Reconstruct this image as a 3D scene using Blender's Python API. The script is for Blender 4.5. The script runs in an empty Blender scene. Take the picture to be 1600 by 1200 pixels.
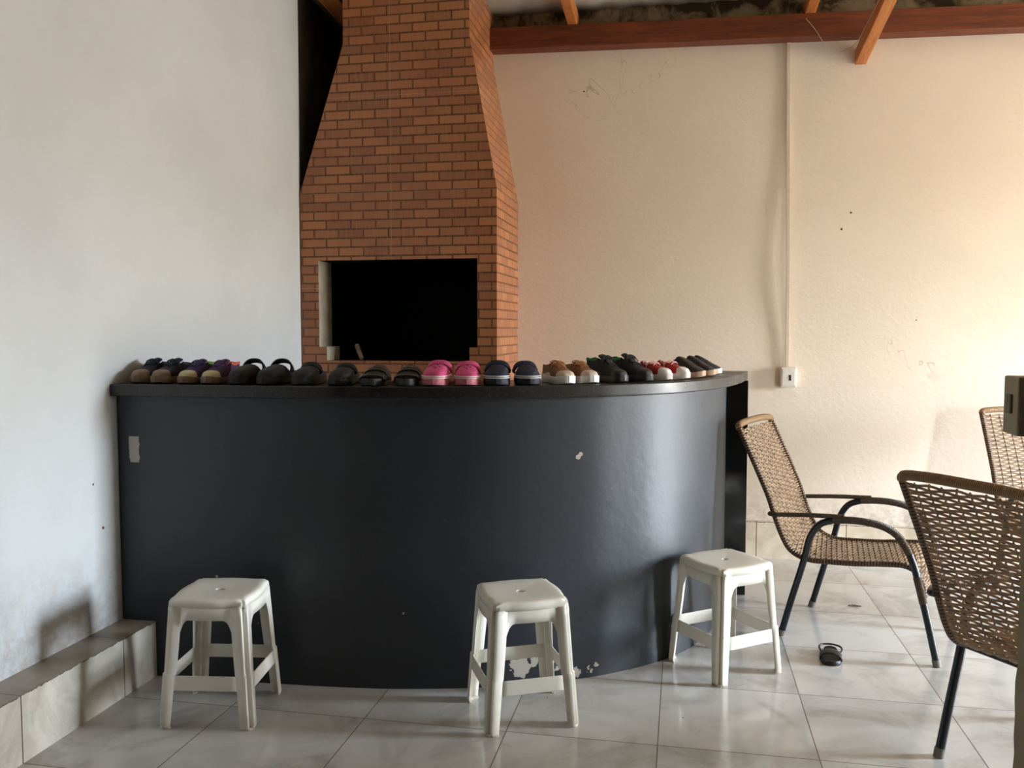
import bpy, bmesh, math, random
from mathutils import Vector, Matrix, noise
PI = math.pi
D = bpy.data
C = bpy.context.scene.collection
sc = bpy.context.scene
random.seed(7)

# ------------------------------------------------------------------ camera
cam_d = D.cameras.new('camera')
cam_d.sensor_width = 36.0
cam_d.lens = 1355.2 / 1600 * 36
cam_d.clip_start = 0.02
cam = D.objects.new('camera', cam_d)
C.objects.link(cam)
cam.location = (0, 0, 1.396)
cam.rotation_euler = (PI / 2 - 0.063, 0, 0.195)
sc.camera = cam

# ------------------------------------------------------------------ world, lights, exposure
w = D.worlds.new('sky'); sc.world = w; w.use_nodes = True
wn_, wl_ = w.node_tree.nodes, w.node_tree.links
bg = wn_['Background']
SKY = 166.0
tc = wn_.new('ShaderNodeTexCoord'); sx_ = wn_.new('ShaderNodeSeparateXYZ'); rp = wn_.new('ShaderNodeValToRGB')
mr = wn_.new('ShaderNodeMapRange'); mr.inputs[1].default_value = -1; mr.inputs[2].default_value = 1
wl_.new(tc.outputs['Generated'], sx_.inputs[0]); wl_.new(sx_.outputs[2], mr.inputs[0]); wl_.new(mr.outputs[0], rp.inputs[0])
e_ = rp.color_ramp.elements
e_[0].position = 0.0; e_[0].color = (0.10, 0.085, 0.065, 1)       # sunlit ground outside
e_[1].position = 0.505; e_[1].color = (0.30, 0.27, 0.22, 1)       # garden at the horizon
for p_, c_ in ((0.535, (0.80, 0.90, 1.0, 1)), (0.80, (0.58, 0.76, 1.0, 1)), (1.0, (0.45, 0.65, 1.0, 1))):
    n_ = e_.new(p_); n_.color = c_
wl_.new(rp.outputs[0], bg.inputs[0]); bg.inputs[1].default_value = SKY

# the only opening: a garden doorway in the right wall; the portal guides sky light through it
DY0, DY1, DZ = 3.58, 4.64, 2.46
l = D.lights.new('doorway_portal', 'AREA'); l.shape = 'RECTANGLE'; l.size = DY1 - DY0; l.size_y = DZ; l.cycles.is_portal = True
o = D.objects.new('doorway_portal', l); C.objects.link(o); o.location = (6.70, (DY0 + DY1) / 2, DZ / 2)
o.rotation_euler = Vector((-1, 0, 0)).to_track_quat('-Z', 'Y').to_euler()

# second opening, unseen, sized as a slit to set the front-right fill light, in the wall on the camera's side right of the near wall end
VX0, VX1, VZ0, VZ1 = 3.10, 3.34, 0.0, 1.80
l = D.lights.new('fill_slit_portal', 'AREA'); l.shape = 'RECTANGLE'; l.size = VX1 - VX0; l.size_y = VZ1 - VZ0; l.cycles.is_portal = True
o = D.objects.new('fill_slit_portal', l); C.objects.link(o); o.location = ((VX0 + VX1) / 2, 1.85, (VZ0 + VZ1) / 2)
o.rotation_euler = Vector((0, 1, 0)).to_track_quat('-Z', 'Y').to_euler()

sc.view_settings.view_transform = 'Standard'
sc.view_settings.look = 'None'
sc.view_settings.gamma = 1
sc.view_settings.use_curve_mapping = False
sc.view_settings.exposure = 0.0

# ------------------------------------------------------------------ helpers
class MB:
    def __init__(s): s.v = []; s.f = []; s.uv = {}; s.m = []; s.mi = 0
    def add(s, vs, fs, uvs=None):
        b = len(s.v); s.v += [tuple(v) for v in vs]
        for i, f in enumerate(fs):
            s.f.append(tuple(b + k for k in f)); s.m.append(s.mi)
            if uvs: s.uv[len(s.f) - 1] = uvs[i]
        return s
    def box(s, lo, hi, M=None):
        x0, y0, z0 = lo; x1, y1, z1 = hi
        vs = [(x0,y0,z0),(x1,y0,z0),(x1,y1,z0),(x0,y1,z0),(x0,y0,z1),(x1,y0,z1),(x1,y1,z1),(x0,y1,z1)]
        if M is not None: vs = [M @ Vector(v) for v in vs]
        return s.add(vs, [(0,3,2,1),(4,5,6,7),(0,1,5,4),(1,2,6,5),(2,3,7,6),(3,0,4,7)])
    def quad(s, vs, uv=None): return s.add(vs, [tuple(range(len(vs)))], [uv] if uv else None)
    def tube(s, pts, r, n=10, cap=True, squash=None):
        pts = [Vector(p) for p in pts]; m = len(pts)
        rr = r if isinstance(r, (list, tuple)) else [r] * m
        T = []
        for i in range(m):
            a = pts[max(i - 1, 0)]; b = pts[min(i + 1, m - 1)]
            T.append((b - a).normalized())
        ref = Vector((0, 0, 1)) if abs(T[0].z) < 0.9 else Vector((1, 0, 0))
        N = (ref - T[0] * ref.dot(T[0])).normalized()
        vs = []; L = 0; Ls = []
        for i in range(m):
            if i:
                N = (N - T[i] * N.dot(T[i])).normalized(); L += (pts[i] - pts[i-1]).length
            Ls.append(L); B = T[i].cross(N)
            for k in range(n):
                a = 2 * PI * k / n
                q = squash or 1
                vs.append(pts[i] + (N * math.cos(a) * q + B * math.sin(a)) * rr[i])
        fs = []; uv = []
        for i in range(m - 1):
            for k in range(n):
                k2 = (k + 1) % n
                fs.append((i*n+k, i*n+k2, (i+1)*n+k2, (i+1)*n+k))
                uv.append([(k/n, Ls[i]), ((k+1)/n, Ls[i]), ((k+1)/n, Ls[i+1]), (k/n, Ls[i+1])])
        if cap:
            fs.append(tuple(range(n))[::-1]); uv.append([(0, 0)] * n)
            fs.append(tuple((m-1)*n+k for k in range(n))); uv.append([(0, 0)] * n)
        return s.add(vs, fs, uv)
    def prism(s, poly, z0, z1, M=None):
        n = len(poly)
        vs = [(x, y, z0) for x, y in poly] + [(x, y, z1) for x, y in poly]
        if M is not None: vs = [M @ Vector(v) for v in vs]
        fs = [tuple(range(n))[::-1], tuple(range(n, 2*n))] + [(i, (i+1) % n, n+(i+1) % n, n+i) for i in range(n)]
        return s.add(vs, fs)
    def grid(s, rows, closed=False, uvs=False):
        n = len(rows[0]); vs = [p for r in rows for p in r]; fs = []
        for i in range(len(rows) - 1):
            for k in range(n if closed else n - 1):
                k2 = (k + 1) % n
                fs.append((i*n+k, i*n+k2, (i+1)*n+k2, (i+1)*n+k))
        return s.add(vs, fs)
    def build(s, name, mat, parent=None, smooth=True, bevel=0, recalc=True, merge=0, subsurf=0, solid=0, segs=2):
        me = D.meshes.new(name); me.from_pydata(s.v, [], s.f)
        for m in (mat if isinstance(mat, list) else [mat]): me.materials.append(m)
        for i, p in enumerate(me.polygons): p.material_index = s.m[i]
        if s.uv:
            ul = me.uv_layers.new(name='UVMap')
            for i, p in enumerate(me.polygons):
                if i in s.uv:
                    for j, li in enumerate(p.loop_indices): ul.data[li].uv = s.uv[i][j]
        bm = bmesh.new(); bm.from_mesh(me)
        if merge: bmesh.ops.remove_doubles(bm, verts=bm.verts, dist=merge)
        if recalc: bmesh.ops.recalc_face_normals(bm, faces=bm.faces)
        for f in bm.faces: f.smooth = smooth
        if smooth:
            for e in bm.edges:
                if len(e.link_faces) == 2 and e.calc_face_angle(0) > 0.75: e.smooth = False
        bm.to_mesh(me); bm.free()
        o = D.objects.new(name, me); C.objects.link(o)
        if parent is not None: o.parent = parent
        if solid:
            md = o.modifiers.new('thick', 'SOLIDIFY'); md.thickness = solid; md.offset = 0
        if bevel:
            md = o.modifiers.new('bevel', 'BEVEL'); md.width = bevel; md.segments = segs; md.limit_method = 'ANGLE'; md.angle_limit = 0.6
        if subsurf:
            md = o.modifiers.new('sub', 'SUBSURF'); md.levels = subsurf; md.render_levels = subsurf
        return o

def tag(o, label=None, cat=None, group=None, kind=None):
    if label: o['label'] = label
    if cat: o['category'] = cat
    if group: o['group'] = group
    if kind: o['kind'] = kind
    return o
def empty(name, loc, rz, label, cat, group=None):
    o = D.objects.new(name, None); C.objects.link(o); o.location = loc; o.rotation_euler = (0, 0, rz)
    o.empty_display_size = 0.1
    return tag(o, label, cat, group)
def children(o): return [c for c in D.objects if c.parent == o]
def copy_tree(o, loc=None, rz=None, label=None):
    def rec(a, par):
        c = a.copy(); C.objects.link(c)
        if par is not None: c.parent = par
        for ch in children(a): rec(ch, c)
        return c
    r = rec(o, None)
    r.location = loc; r.rotation_euler = (0, 0, rz)
    if label: r['label'] = label
    return r
def catmull(P, k=8):
    P = [Vector(p) for p in P]; out = []
    Q = [P[0] * 2 - P[1]] + P + [P[-1] * 2 - P[-2]]
    for i in range(1, len(Q) - 2):
        a, b, c, d = Q[i-1], Q[i], Q[i+1], Q[i+2]
        for j in range(k):
            t = j / k
            out.append(0.5 * ((2*b) + (c-a)*t + (2*a-5*b+4*c-d)*t*t + (3*b-a-3*c+d)*t**3))
    out.append(P[-1]); return out

# ------------------------------------------------------------------ materials
def srgb(r, g, b):
    f = lambda c: (c/255/12.92) if c/255 <= 0.04045 else ((c/255+0.055)/1.055)**2.4
    return (f(r), f(g), f(b), 1)
class NT:
    def __init__(s, name):
        s.m = D.materials.new(name); s.m.use_nodes = True; s.n = s.m.node_tree.nodes; s.l = s.m.node_tree.links
        s.b = s.n['Principled BSDF']
    def node(s, t, **k):
        n = s.n.new(t)
        for a, v in k.items(): setattr(n, a, v)
        return n
    def lk(s, a, b): s.l.new(a, b)
    def setin(s, sock, v):
        if hasattr(v, 'links'): s.lk(v, sock)
        else: sock.default_value = v
    def coord(s, kind='Object'): return s.node('ShaderNodeTexCoord').outputs[kind]
    def geo(s): return s.node('ShaderNodeNewGeometry').outputs['Position']
    def math(s, op, a, b=0.0, clamp=False):
        n = s.node('ShaderNodeMath', operation=op, use_clamp=clamp); s.setin(n.inputs[0], a); s.setin(n.inputs[1], b); return n.outputs[0]
    def sep(s, v):
        n = s.node('ShaderNodeSeparateXYZ'); s.lk(v, n.inputs[0]); return n.outputs
    def comb(s, x, y, z=0.0):
        n = s.node('ShaderNodeCombineXYZ'); s.setin(n.inputs[0], x); s.setin(n.inputs[1], y); s.setin(n.inputs[2], z); return n.outputs[0]
    def noise(s, scale, vec=None, detail=4, rough=0.6, dist=0.0):
        n = s.node('ShaderNodeTexNoise'); n.inputs['Scale'].default_value = scale; n.inputs['Detail'].default_value = detail
        n.inputs['Roughness'].default_value = rough; n.inputs['Distortion'].default_value = dist
        if vec is not None: s.lk(vec, n.inputs['Vector'])
        return n.outputs['Fac']
    def ramp(s, f, stops):
        n = s.node('ShaderNodeValToRGB'); e = n.color_ramp.elements
        while len(e) < len(stops): e.new(0.5)
        for i, (p, c) in enumerate(stops):
            e[i].position = p; e[i].color = c if len(c) == 4 else (*c, 1)
        s.lk(f, n.inputs[0]); return n.outputs[0]
    def rng(s, f, a, b, c=0.0, d=1.0):
        n = s.node('ShaderNodeMapRange'); n.inputs[1].default_value = a; n.inputs[2].default_value = b
        n.inputs[3].default_value = c; n.inputs[4].default_value = d; s.lk(f, n.inputs[0]); return n.outputs[0]
    def mix(s, f, a, b, mode='MIX'):
        n = s.node('ShaderNodeMix', data_type='RGBA', blend_type=mode)
        s.setin(n.inputs[0], f); s.setin(n.inputs[6], a); s.setin(n.inputs[7], b); return n.outputs[2]
    def bump(s, h, strength=0.3, dist=0.002):
        n = s.node('ShaderNodeBump'); n.inputs['Strength'].default_value = strength; n.inputs['Distance'].default_value = dist
        s.lk(h, n.inputs['Height']); s.lk(n.outputs[0], s.b.inputs['Normal'])
    def done(s, col=None, rough=0.5, metal=0.0, spec=0.5):
        if col is not None: s.setin(s.b.inputs['Base Color'], col)
        s.setin(s.b.inputs['Roughness'], rough); s.setin(s.b.inputs['Metallic'], metal)
        s.b.inputs['Specular IOR Level'].default_value = spec
        return s.m

def spots(t, pos, pts, warp=0.02, wscale=30):
    """worn marks: 1 inside any blob (x,y,z,r), edges broken up by noise"""
    nz = t.noise(wscale, pos, 3)
    out = None
    for (x, y, z, r) in pts:
        v = t.node('ShaderNodeVectorMath', operation='DISTANCE'); t.lk(pos, v.inputs[0]); v.inputs[1].default_value = (x, y, z)
        d = t.math('ADD', v.outputs['Value'], t.math('MULTIPLY', t.math('SUBTRACT', nz, 0.5), warp * 2))
        m = t.math('LESS_THAN', d, r)
        out = m if out is None else t.math('MAXIMUM', out, m)
    return out

def simple(name, c, rough=0.5, spec=0.5, metal=0.0, var=0.12, scale=40, bump=0.0):
    t = NT(name); p = t.coord()
    n = t.noise(scale, p)
    c = c if len(c) == 4 else (*c, 1)
    d = tuple(x * (1 - var) for x in c[:3]) + (1,)
    t.b.inputs['Base Color'].default_value = c
    col = t.mix(t.rng(n, 0.3, 0.7), c, d)
    if bump: t.bump(t.noise(scale * 3, p), bump, 0.001)
    return t.done(col, rough, metal, spec)

def m_wall(name, base, dirt, seed=0, marks=(), lowdirt=0.0, cracks=()):
    t = NT(name); p = t.geo()
    n1 = t.noise(1.3, p, 5); n2 = t.noise(9, p, 6, 0.7)
    col = t.mix(t.rng(n1, 0.35, 0.75, 0, 0.55), base, dirt)
    col = t.mix(t.rng(n2, 0.62, 0.8, 0, 0.35), col, dirt)
    if lowdirt:
        z = t.sep(p)[2]
        low = t.math('MULTIPLY', t.rng(z, 0.24, 0.24 + lowdirt, 1, 0), t.rng(t.noise(14, p, 6, 0.75), 0.42, 0.62))
        col = t.mix(t.math('MULTIPLY', low, 0.55), col, srgb(150, 130, 105))
    if cracks:
        line = t.math('LESS_THAN', t.math('ABSOLUTE', t.math('SUBTRACT', t.noise(3.2, p, 3, 0.6, 0.5), 0.5)), 0.0035)
        zone = None
        for c_ in cracks:
            v = t.node('ShaderNodeVectorMath', operation='DISTANCE'); t.lk(p, v.inputs[0]); v.inputs[1].default_value = c_
            zz = t.rng(v.outputs['Value'], 0.10, 0.26, 1, 0); zone = zz if zone is None else t.math('MAXIMUM', zone, zz)
        col = t.mix(t.math('MULTIPLY', t.math('MULTIPLY', line, zone), 0.28), col, srgb(100, 80, 62))
    if marks:
        col = t.mix(spots(t, p, marks, 0.006, 60), col, srgb(90, 75, 62))
    h = t.math('ADD', t.noise(45, p, 5), t.math('MULTIPLY', t.noise(4, p, 3), 1.5))
    t.bump(h, 0.25, 0.006)
    return t.done(col, 0.75, 0, 0.25)
M_LEFT = m_wall('white_painted_plaster', srgb(207, 210, 211), srgb(186, 187, 186), lowdirt=0.35,
                marks=[(-2.22, 2.98, 0.62, .006), (-2.22, 2.93, .80, .005)])
M_BACK = m_wall('cream_painted_plaster', srgb(236, 220, 201), srgb(221, 203, 182), lowdirt=0.22, cracks=[(-.55, 5.435, 2.82), (-.25, 5.435, 2.98), (1.35, 5.435, 1.3)],
                marks=[(.905, 5.435, 1.985, .006), (.955, 5.435, 2.08, .0055), (1.33, 5.435, 1.45, .004), (-.62, 5.435, 2.86, .006)])
M_FAR = m_wall('unseen_wall_bounce_tone', srgb(104, 68, 34), srgb(88, 58, 30))  # brown for unseen walls, picked to dim and warm the bounce light
M_NEAR = m_wall('grey_rendered_plaster', srgb(150, 138, 112), srgb(125, 114, 92))

def m_floor():
    t = NT('polished_floor_tile'); p = t.geo(); x, y, z = t.sep(p)
    T = 0.52
    fx = t.math('FRACT', t.math('ADD', t.math('DIVIDE', t.math('ADD', x, 1.629), T), 20.0))
    fy = t.math('FRACT', t.math('ADD', t.math('DIVIDE', t.math('SUBTRACT', y, 2.355), T), 20.0))
    ex = t.math('MINIMUM', fx, t.math('SUBTRACT', 1.0, fx)); ey = t.math('MINIMUM', fy, t.math('SUBTRACT', 1.0, fy))
    e = t.math('MINIMUM', ex, ey)
    grout = t.math('LESS_THAN', e, 0.0038)
    ix = t.math('FLOOR', t.math('DIVIDE', t.math('ADD', x, 1.629), T)); iy = t.math('FLOOR', t.math('DIVIDE', t.math('SUBTRACT', y, 2.355), T))
    wn = t.node('ShaderNodeTexWhiteNoise', noise_dimensions='2D'); t.lk(t.comb(ix, iy), wn.inputs['Vector'])
    va = t.node('ShaderNodeVectorMath', operation='ADD'); t.lk(p, va.inputs[0])
    vs = t.node('ShaderNodeVectorMath', operation='SCALE'); t.lk(wn.outputs['Color'], vs.inputs[0]); vs.inputs['Scale'].default_value = 7.0
    t.lk(vs.outputs[0], va.inputs[1]); q = va.outputs[0]
    vein = t.noise(2.2, q, 6, 0.62, 1.4)
    col = t.ramp(vein, [(0.35, srgb(176, 172, 166)), (0.5, srgb(200, 197, 192)), (0.66, srgb(206, 203, 198))])
    dirt = t.noise(1.6, p, 6, 0.7, 0.6)
    col = t.mix(t.rng(dirt, 0.5, 0.72, 0, 0.5), col, srgb(160, 150, 138))
    specks = t.math('GREATER_THAN', t.noise(42, p, 2, 0.4), 0.775)
    col = t.mix(t.math('MULTIPLY', specks, 0.8), col, srgb(80, 72, 64))
    col = t.mix(grout, col, srgb(112, 96, 80))
    rough = t.math('ADD', t.rng(dirt, 0.4, 0.75, 0.10, 0.26), t.math('MULTIPLY', grout, 0.6))
    t.bump(t.math('SUBTRACT', t.math('MULTIPLY', t.noise(3, p, 2), 0.4), grout), 0.25, 0.002)
    return t.done(col, rough, 0, 0.55)
M_FLOOR = m_floor()

def m_basetile(name, axis):
    t = NT(name); p = t.geo(); x, y, z = t.sep(p)
    u = t.math('DIVIDE', t.math('ADD', x, 1.629) if axis == 'x' else t.math('SUBTRACT', y, 2.355), 0.52)
    fx = t.math('FRACT', t.math('ADD', u, 20.0)); e = t.math('MINIMUM', fx, t.math('SUBTRACT', 1.0, fx))
    grout = t.math('LESS_THAN', e, 0.0045)
    vein = t.noise(5, p, 6, 0.65, 1.2)
    col = t.ramp(vein, [(0.35, srgb(204, 186, 160)), (0.6, srgb(226, 210, 186))] if axis == 'x' else [(0.35, srgb(190, 182, 168)), (0.6, srgb(218, 211, 198))])
    dust = t.rng(t.noise(6, p, 6, 0.75), 0.45, 0.68, 0, 0.6)
    up = t.math('GREATER_THAN', t.sep(t.node('ShaderNodeNewGeometry').outputs['Normal'])[2], 0.6)
    col = t.mix(t.math('MULTIPLY', up, t.rng(t.noise(4, p, 5), 0.25, 0.6, 0.45, 0.85)), col, srgb(120, 98, 72))
    col = t.mix(t.math('MULTIPLY', dust, 0.4), col, srgb(160, 142, 118))
    # chipped dark joint along the top edge
    edge = t.math('MULTIPLY', t.math('GREATER_THAN', t.math('ADD', z, t.math('MULTIPLY', t.noise(50, p, 3), 0.016)), 0.2285), t.math('LESS_THAN', z, 0.2240))
    col = t.mix(t.math('MULTIPLY', edge, 0.85), col, srgb(58, 48, 38))
    col = t.mix(grout, col, srgb(92, 74, 56))
    return t.done(col, 0.28, 0, 0.45)
M_BTX = m_basetile('beige_baseboard_tile', 'x'); M_BTY = m_basetile('ledge_tile', 'y')

def m_brick():
    t = NT('brick_pattern_cladding'); uv = t.coord('UV')
    b = t.node('ShaderNodeTexBrick'); t.lk(uv, b.inputs['Vector'])
    b.offset = 0.5; b.inputs['Scale'].default_value = 1.0
    b.inputs['Brick Width'].default_value = 0.152; b.inputs['Row Height'].default_value = 0.0520
    b.inputs['Mortar Size'].default_value = 0.0056; b.inputs['Mortar Smooth'].default_value = 0.25
    b.inputs['Bias'].default_value = -0.1
    b.inputs['Color1'].default_value = srgb(184, 120, 78); b.inputs['Color2'].default_value = srgb(142, 86, 62)
    b.inputs['Mortar'].default_value = srgb(66, 28, 13)
    u, v, _ = t.sep(uv)
    streak = t.noise(1.0, t.comb(t.math('MULTIPLY', u, 130.0), t.math('MULTIPLY', v, 9.0)), 3)
    col = t.mix(t.rng(streak, 0.3, 0.7, 0, 0.35), b.outputs['Color'], srgb(198, 142, 94))
    big = t.noise(3.0, uv, 3)
    col = t.mix(t.rng(big, 0.4, 0.7, 0, 0.35), col, srgb(140, 84, 62))
    # seams between the printed tiles
    s1 = t.math('LESS_THAN', t.math('ABSOLUTE', t.math('SUBTRACT', u, -1.655)), 0.0012)
    fz = t.math('FRACT', t.math('DIVIDE', v, 0.545)); s2 = t.math('LESS_THAN', fz, 0.004)
    col = t.mix(t.math('MULTIPLY', t.math('MAXIMUM', s1, s2), 0.5), col, srgb(190, 170, 150))
    t.bump(t.math('SUBTRACT', 1.0, b.outputs['Fac']), 0.25, 0.002)
    return t.done(col, 0.32, 0, 0.42)
M_BRICK = m_brick()
M_JAMB = simple('raw_mortar', srgb(172, 162, 142), 0.9, 0.2, var=0.3, scale=14, bump=0.4)
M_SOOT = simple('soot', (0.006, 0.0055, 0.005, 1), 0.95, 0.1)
M_SHADEWALL = simple('shade_darkened_plaster', (0.13, 0.10, 0.070, 1), 0.95, 0.1, var=0.5, scale=5)  # dark brown standing in for the shade beside the chimney

def m_counter():
    t = NT('charcoal_painted_plaster'); p = t.geo(); z = t.sep(p)[2]
    n = t.noise(2.2, p, 5)
    col = t.mix(t.rng(n, 0.3, 0.75), srgb(32, 37, 43), srgb(38, 43, 50))
    col = t.mix(t.rng(t.noise(16, p, 6, 0.8), 0.6, 0.8, 0, 0.4), col, srgb(88, 98, 110))
    # mortar smears under the top
    sm = t.math('GREATER_THAN', t.math('ADD', z, t.math('MULTIPLY', t.math('SUBTRACT', t.noise(22, p, 4, 0.7), 0.5), 0.07)), 1.121)
    col = t.mix(t.math('MULTIPLY', sm, 0.7), col, srgb(52, 55, 58))
    big = spots(t, p, [(-.612, 3.275, .075, .040), (-.560, 3.295, .09, .020), (-.40, 3.37, .03, .018), (-.36, 3.40, .035, .012), (-.33, 3.41, .05, .01), (-.47, 3.34, .055, .012)], 0.035, 38)
    chips = spots(t, p, [(-.400, 3.375, .895, .010), (-.392, 3.379, .905, .009), (-1.80, 3.085, .42, .006), (-1.84, 3.085, .33, .006), (-1.72, 3.085, .23, .006), (-1.74, 3.085, .20, .005),
                         (-1.63, 3.09, .24, .005), (-1.2, 3.13, .06, .005), (-.9, 3.19, .05, .005), (-1.05, 3.15, .3, .004), (-.6, 3.27, .5, .005), (-1.58, 3.09, .09, .01)], 0.006, 70)
    px_, py_, pz_ = t.sep(p); wb = t.math('MULTIPLY', t.math('SUBTRACT', t.noise(45, p, 3), 0.5), 0.02)
    patch = t.math('MULTIPLY', t.math('LESS_THAN', t.math('ADD', t.math('ABSOLUTE', t.math('ADD', px_, 2.145)), wb), .022), t.math('LESS_THAN', t.math('ABSOLUTE', t.math('ADD', pz_, -.918)), .052))
    m = t.math('MAXIMUM', t.math('MAXIMUM', big, chips), patch)
    col = t.mix(t.math('MULTIPLY', m, 0.85), col, srgb(196, 186, 172))
    t.bump(t.math('ADD', t.noise(30, p, 5), t.math('MULTIPLY', t.noise(3.5, p, 3), 2.5)), 0.15, 0.006)
    return t.done(col, 0.50, 0, 0.62)
M_COUNTER = m_counter()

def m_granite(name, rough, base=(0.006, 0.006, 0.006, 1), fleck=0.12):
    t = NT(name); p = t.geo()
    v = t.node('ShaderNodeTexVoronoi'); v.inputs['Scale'].default_value = 210; t.lk(p, v.inputs['Vector'])
    f = t.math('GREATER_THAN', t.noise(160, p, 2), 0.60)
    col = t.mix(t.math('MULTIPLY', f, 0.8), base, (fleck, fleck, fleck * .95, 1))
    r = t.rng(t.noise(7, p, 5), 0.3, 0.7, rough, rough + 0.22)
    return t.done(col, r, 0, 0.5)
M_SLAB = m_granite('speckled_black_granite', 0.24, (0.012, 0.011, 0.010, 1), 0.05)
M_PANEL = m_granite('polished_black_granite', 0.05, fleck=0.015)

def m_wood(name, c1, c2, axis=(1, 14, 14)):
    t = NT(name); p = t.coord()
    mp = t.node('ShaderNodeMapping'); mp.inputs['Scale'].default_value = axis; t.lk(p, mp.inputs[0])
    n = t.noise(3.0, mp.outputs[0], 6, 0.65, 0.8)
    col = t.ramp(n, [(0.3, c2), (0.62, c1)])
    k = t.noise(1.1, p, 3); col = t.mix(t.rng(k, 0.5, 0.8, 0, 0.5), col, c2)
    t.bump(n, 0.2, 0.002)
    return t.done(col, 0.5, 0, 0.3)
M_BEAM = m_wood('dark_varnished_timber', srgb(122, 60, 31), srgb(78, 38, 21), (14, 1, 14))
M_RAFT = m_wood('orange_varnished_timber', srgb(196, 122, 62), srgb(140, 78, 36), (14, 1, 14))
def m_roof():
    t = NT('fibre_cement_sheet'); p = t.geo()
    col = t.mix(t.rng(t.noise(2.0, p, 6, 0.7), 0.35, 0.7), srgb(222, 213, 194), srgb(186, 175, 154))
    t.bump(t.noise(60, p, 3), 0.2, 0.002)
    return t.done(col, 0.85, 0, 0.2)
M_ROOF = m_roof()
def m_mould():
    t = NT('mould_stained_plaster'); p = t.geo()
    n = t.math('SUBTRACT', t.noise(5.0, p, 6, 0.7, 0.4), t.rng(t.sep(p)[2], 3.24, 3.35, 0.0, 0.14))
    col = t.ramp(n, [(0.36, srgb(62, 50, 36)), (0.47, srgb(140, 124, 98)), (0.66, srgb(176, 160, 132))])
    return t.done(col, 0.9, 0, 0.2)
M_MOULD = m_mould()

def m_plastic():
    t = NT('white_moulded_plastic'); p = t.coord()
    dirt = t.rng(t.noise(9, p, 6, 0.7), 0.55, 0.8, 0, 0.5)
    z = t.sep(p)[2]
    low = t.math('MULTIPLY', t.rng(z, 0.0, 0.10, 0.55, 0.0), t.rng(t.noise(20, p, 4), 0.3, 0.6))
    col = t.mix(dirt, srgb(235, 229, 216), srgb(210, 198, 176))
    col = t.mix(low, col, srgb(176, 160, 134))
    t.b.inputs['Subsurface Weight'].default_value = 0.0
    return t.done(col, 0.32, 0, 0.45)
M_PLASTIC = m_plastic()

def m_wrap(name, c1, c2, pitch):
    t = NT(name); u, v, _ = t.sep(t.coord('UV'))
    f = t.math('SINE', t.math('MULTIPLY', v, 2 * PI / pitch))
    g = t.rng(f, -0.6, 0.3)
    col = t.mix(g, c2, c1)
    t.bump(f, 0.9, 0.0015)
    return t.done(col, 0.42, 0, 0.5)
M_WRAP = m_wrap('brown_cord_wrapping', srgb(112, 84, 58), srgb(42, 28, 18), 0.0125)
M_WRAPF = m_wrap('brown_cord_fine_wrapping', srgb(92, 68, 46), srgb(36, 25, 17), 0.006)
M_WRAPT = m_wrap('tan_cord_fine_wrapping', srgb(168, 132, 88), srgb(98, 70, 44), 0.006)
def m_cord():
    t = NT('synthetic_rattan_cord'); p = t.coord()
    n = t.noise(25, p, 4)
    col = t.mix(t.rng(n, 0.35, 0.65), srgb(158, 128, 97), srgb(112, 86, 61))
    u, v, _ = t.sep(t.coord('UV'))
    t.bump(t.noise(400, p, 2), 0.1, 0.0005)
    return t.done(col, 0.36, 0, 0.55)
M_CORD = m_cord()
def m_steel():
    t = NT('black_painted_steel'); p = t.coord()
    scr = t.math('GREATER_THAN', t.noise(70, p, 3, 0.7), 0.70)
    col = t.mix(scr, (0.010, 0.013, 0.018, 1), (0.09, 0.095, 0.10, 1))
    return t.done(col, 0.30, 0.2, 0.5)
M_STEEL = m_steel()
M_CAP = simple('worn_foot_cap', srgb(120, 112, 104), 0.6)
M_PEEL = simple('peeling_silver_film', srgb(190, 185, 178), 0.3, 0.6, var=0.4, scale=120)
M_TRUNK = simple('cream_raceway_plastic', srgb(222, 204, 182), 0.45)
M_BOX = simple('white_outlet_plastic', srgb(232, 224, 210), 0.4)
M_BLK = simple('black_hole', (0.01, 0.01, 0.01, 1), 0.8)
M_WIRE = simple('thin_white_wire', srgb(190, 175, 155), 0.5)

# ------------------------------------------------------------------ the setting
def struct(name, mb, mat, **k):
    o = mb.build(name, mat, smooth=False, **k); o['kind'] = 'structure'; return o
XL, YB, XR, YN = -2.22, 5.435, 6.55, -2.2
struct('floor', MB().box((XL - .15, YN - .2, -0.12), (XR + .2, YB + .2, 0)), M_FLOOR)
# left wall: its far stretch beside the chimney has the chimney's shade put into its colour
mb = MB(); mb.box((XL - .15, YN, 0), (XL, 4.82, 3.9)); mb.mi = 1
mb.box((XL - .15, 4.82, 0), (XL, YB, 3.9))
struct('wall_left', mb, [M_LEFT, M_SHADEWALL])
mb = MB()
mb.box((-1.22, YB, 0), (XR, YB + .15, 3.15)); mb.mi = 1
mb.box((XL - .15, YB, 0), (-1.22, YB + .15, 3.34)); mb.mi = 2  # stretch behind the chimney, its shade painted in as dark brown
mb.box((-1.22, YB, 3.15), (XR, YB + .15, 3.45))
struct('wall_back', mb, [M_BACK, M_SHADEWALL, M_MOULD])
# right wall with the garden doorway
mb = MB(); y0, y1, zt = DY0, DY1, DZ
mb.box((XR, 1.86, 0), (XR + .15, y0, 3.95)); mb.box((XR, y1, 0), (XR + .15, YB + .15, 3.95)); mb.box((XR, y0, zt), (XR + .15, y1, 3.95))
struct('wall_right', mb, M_FAR)
mb = MB(); mb.box((XL - .15, YN - .15, 0), (VX0, YN, 4.1))
struct('wall_front', mb, M_FAR)
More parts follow.
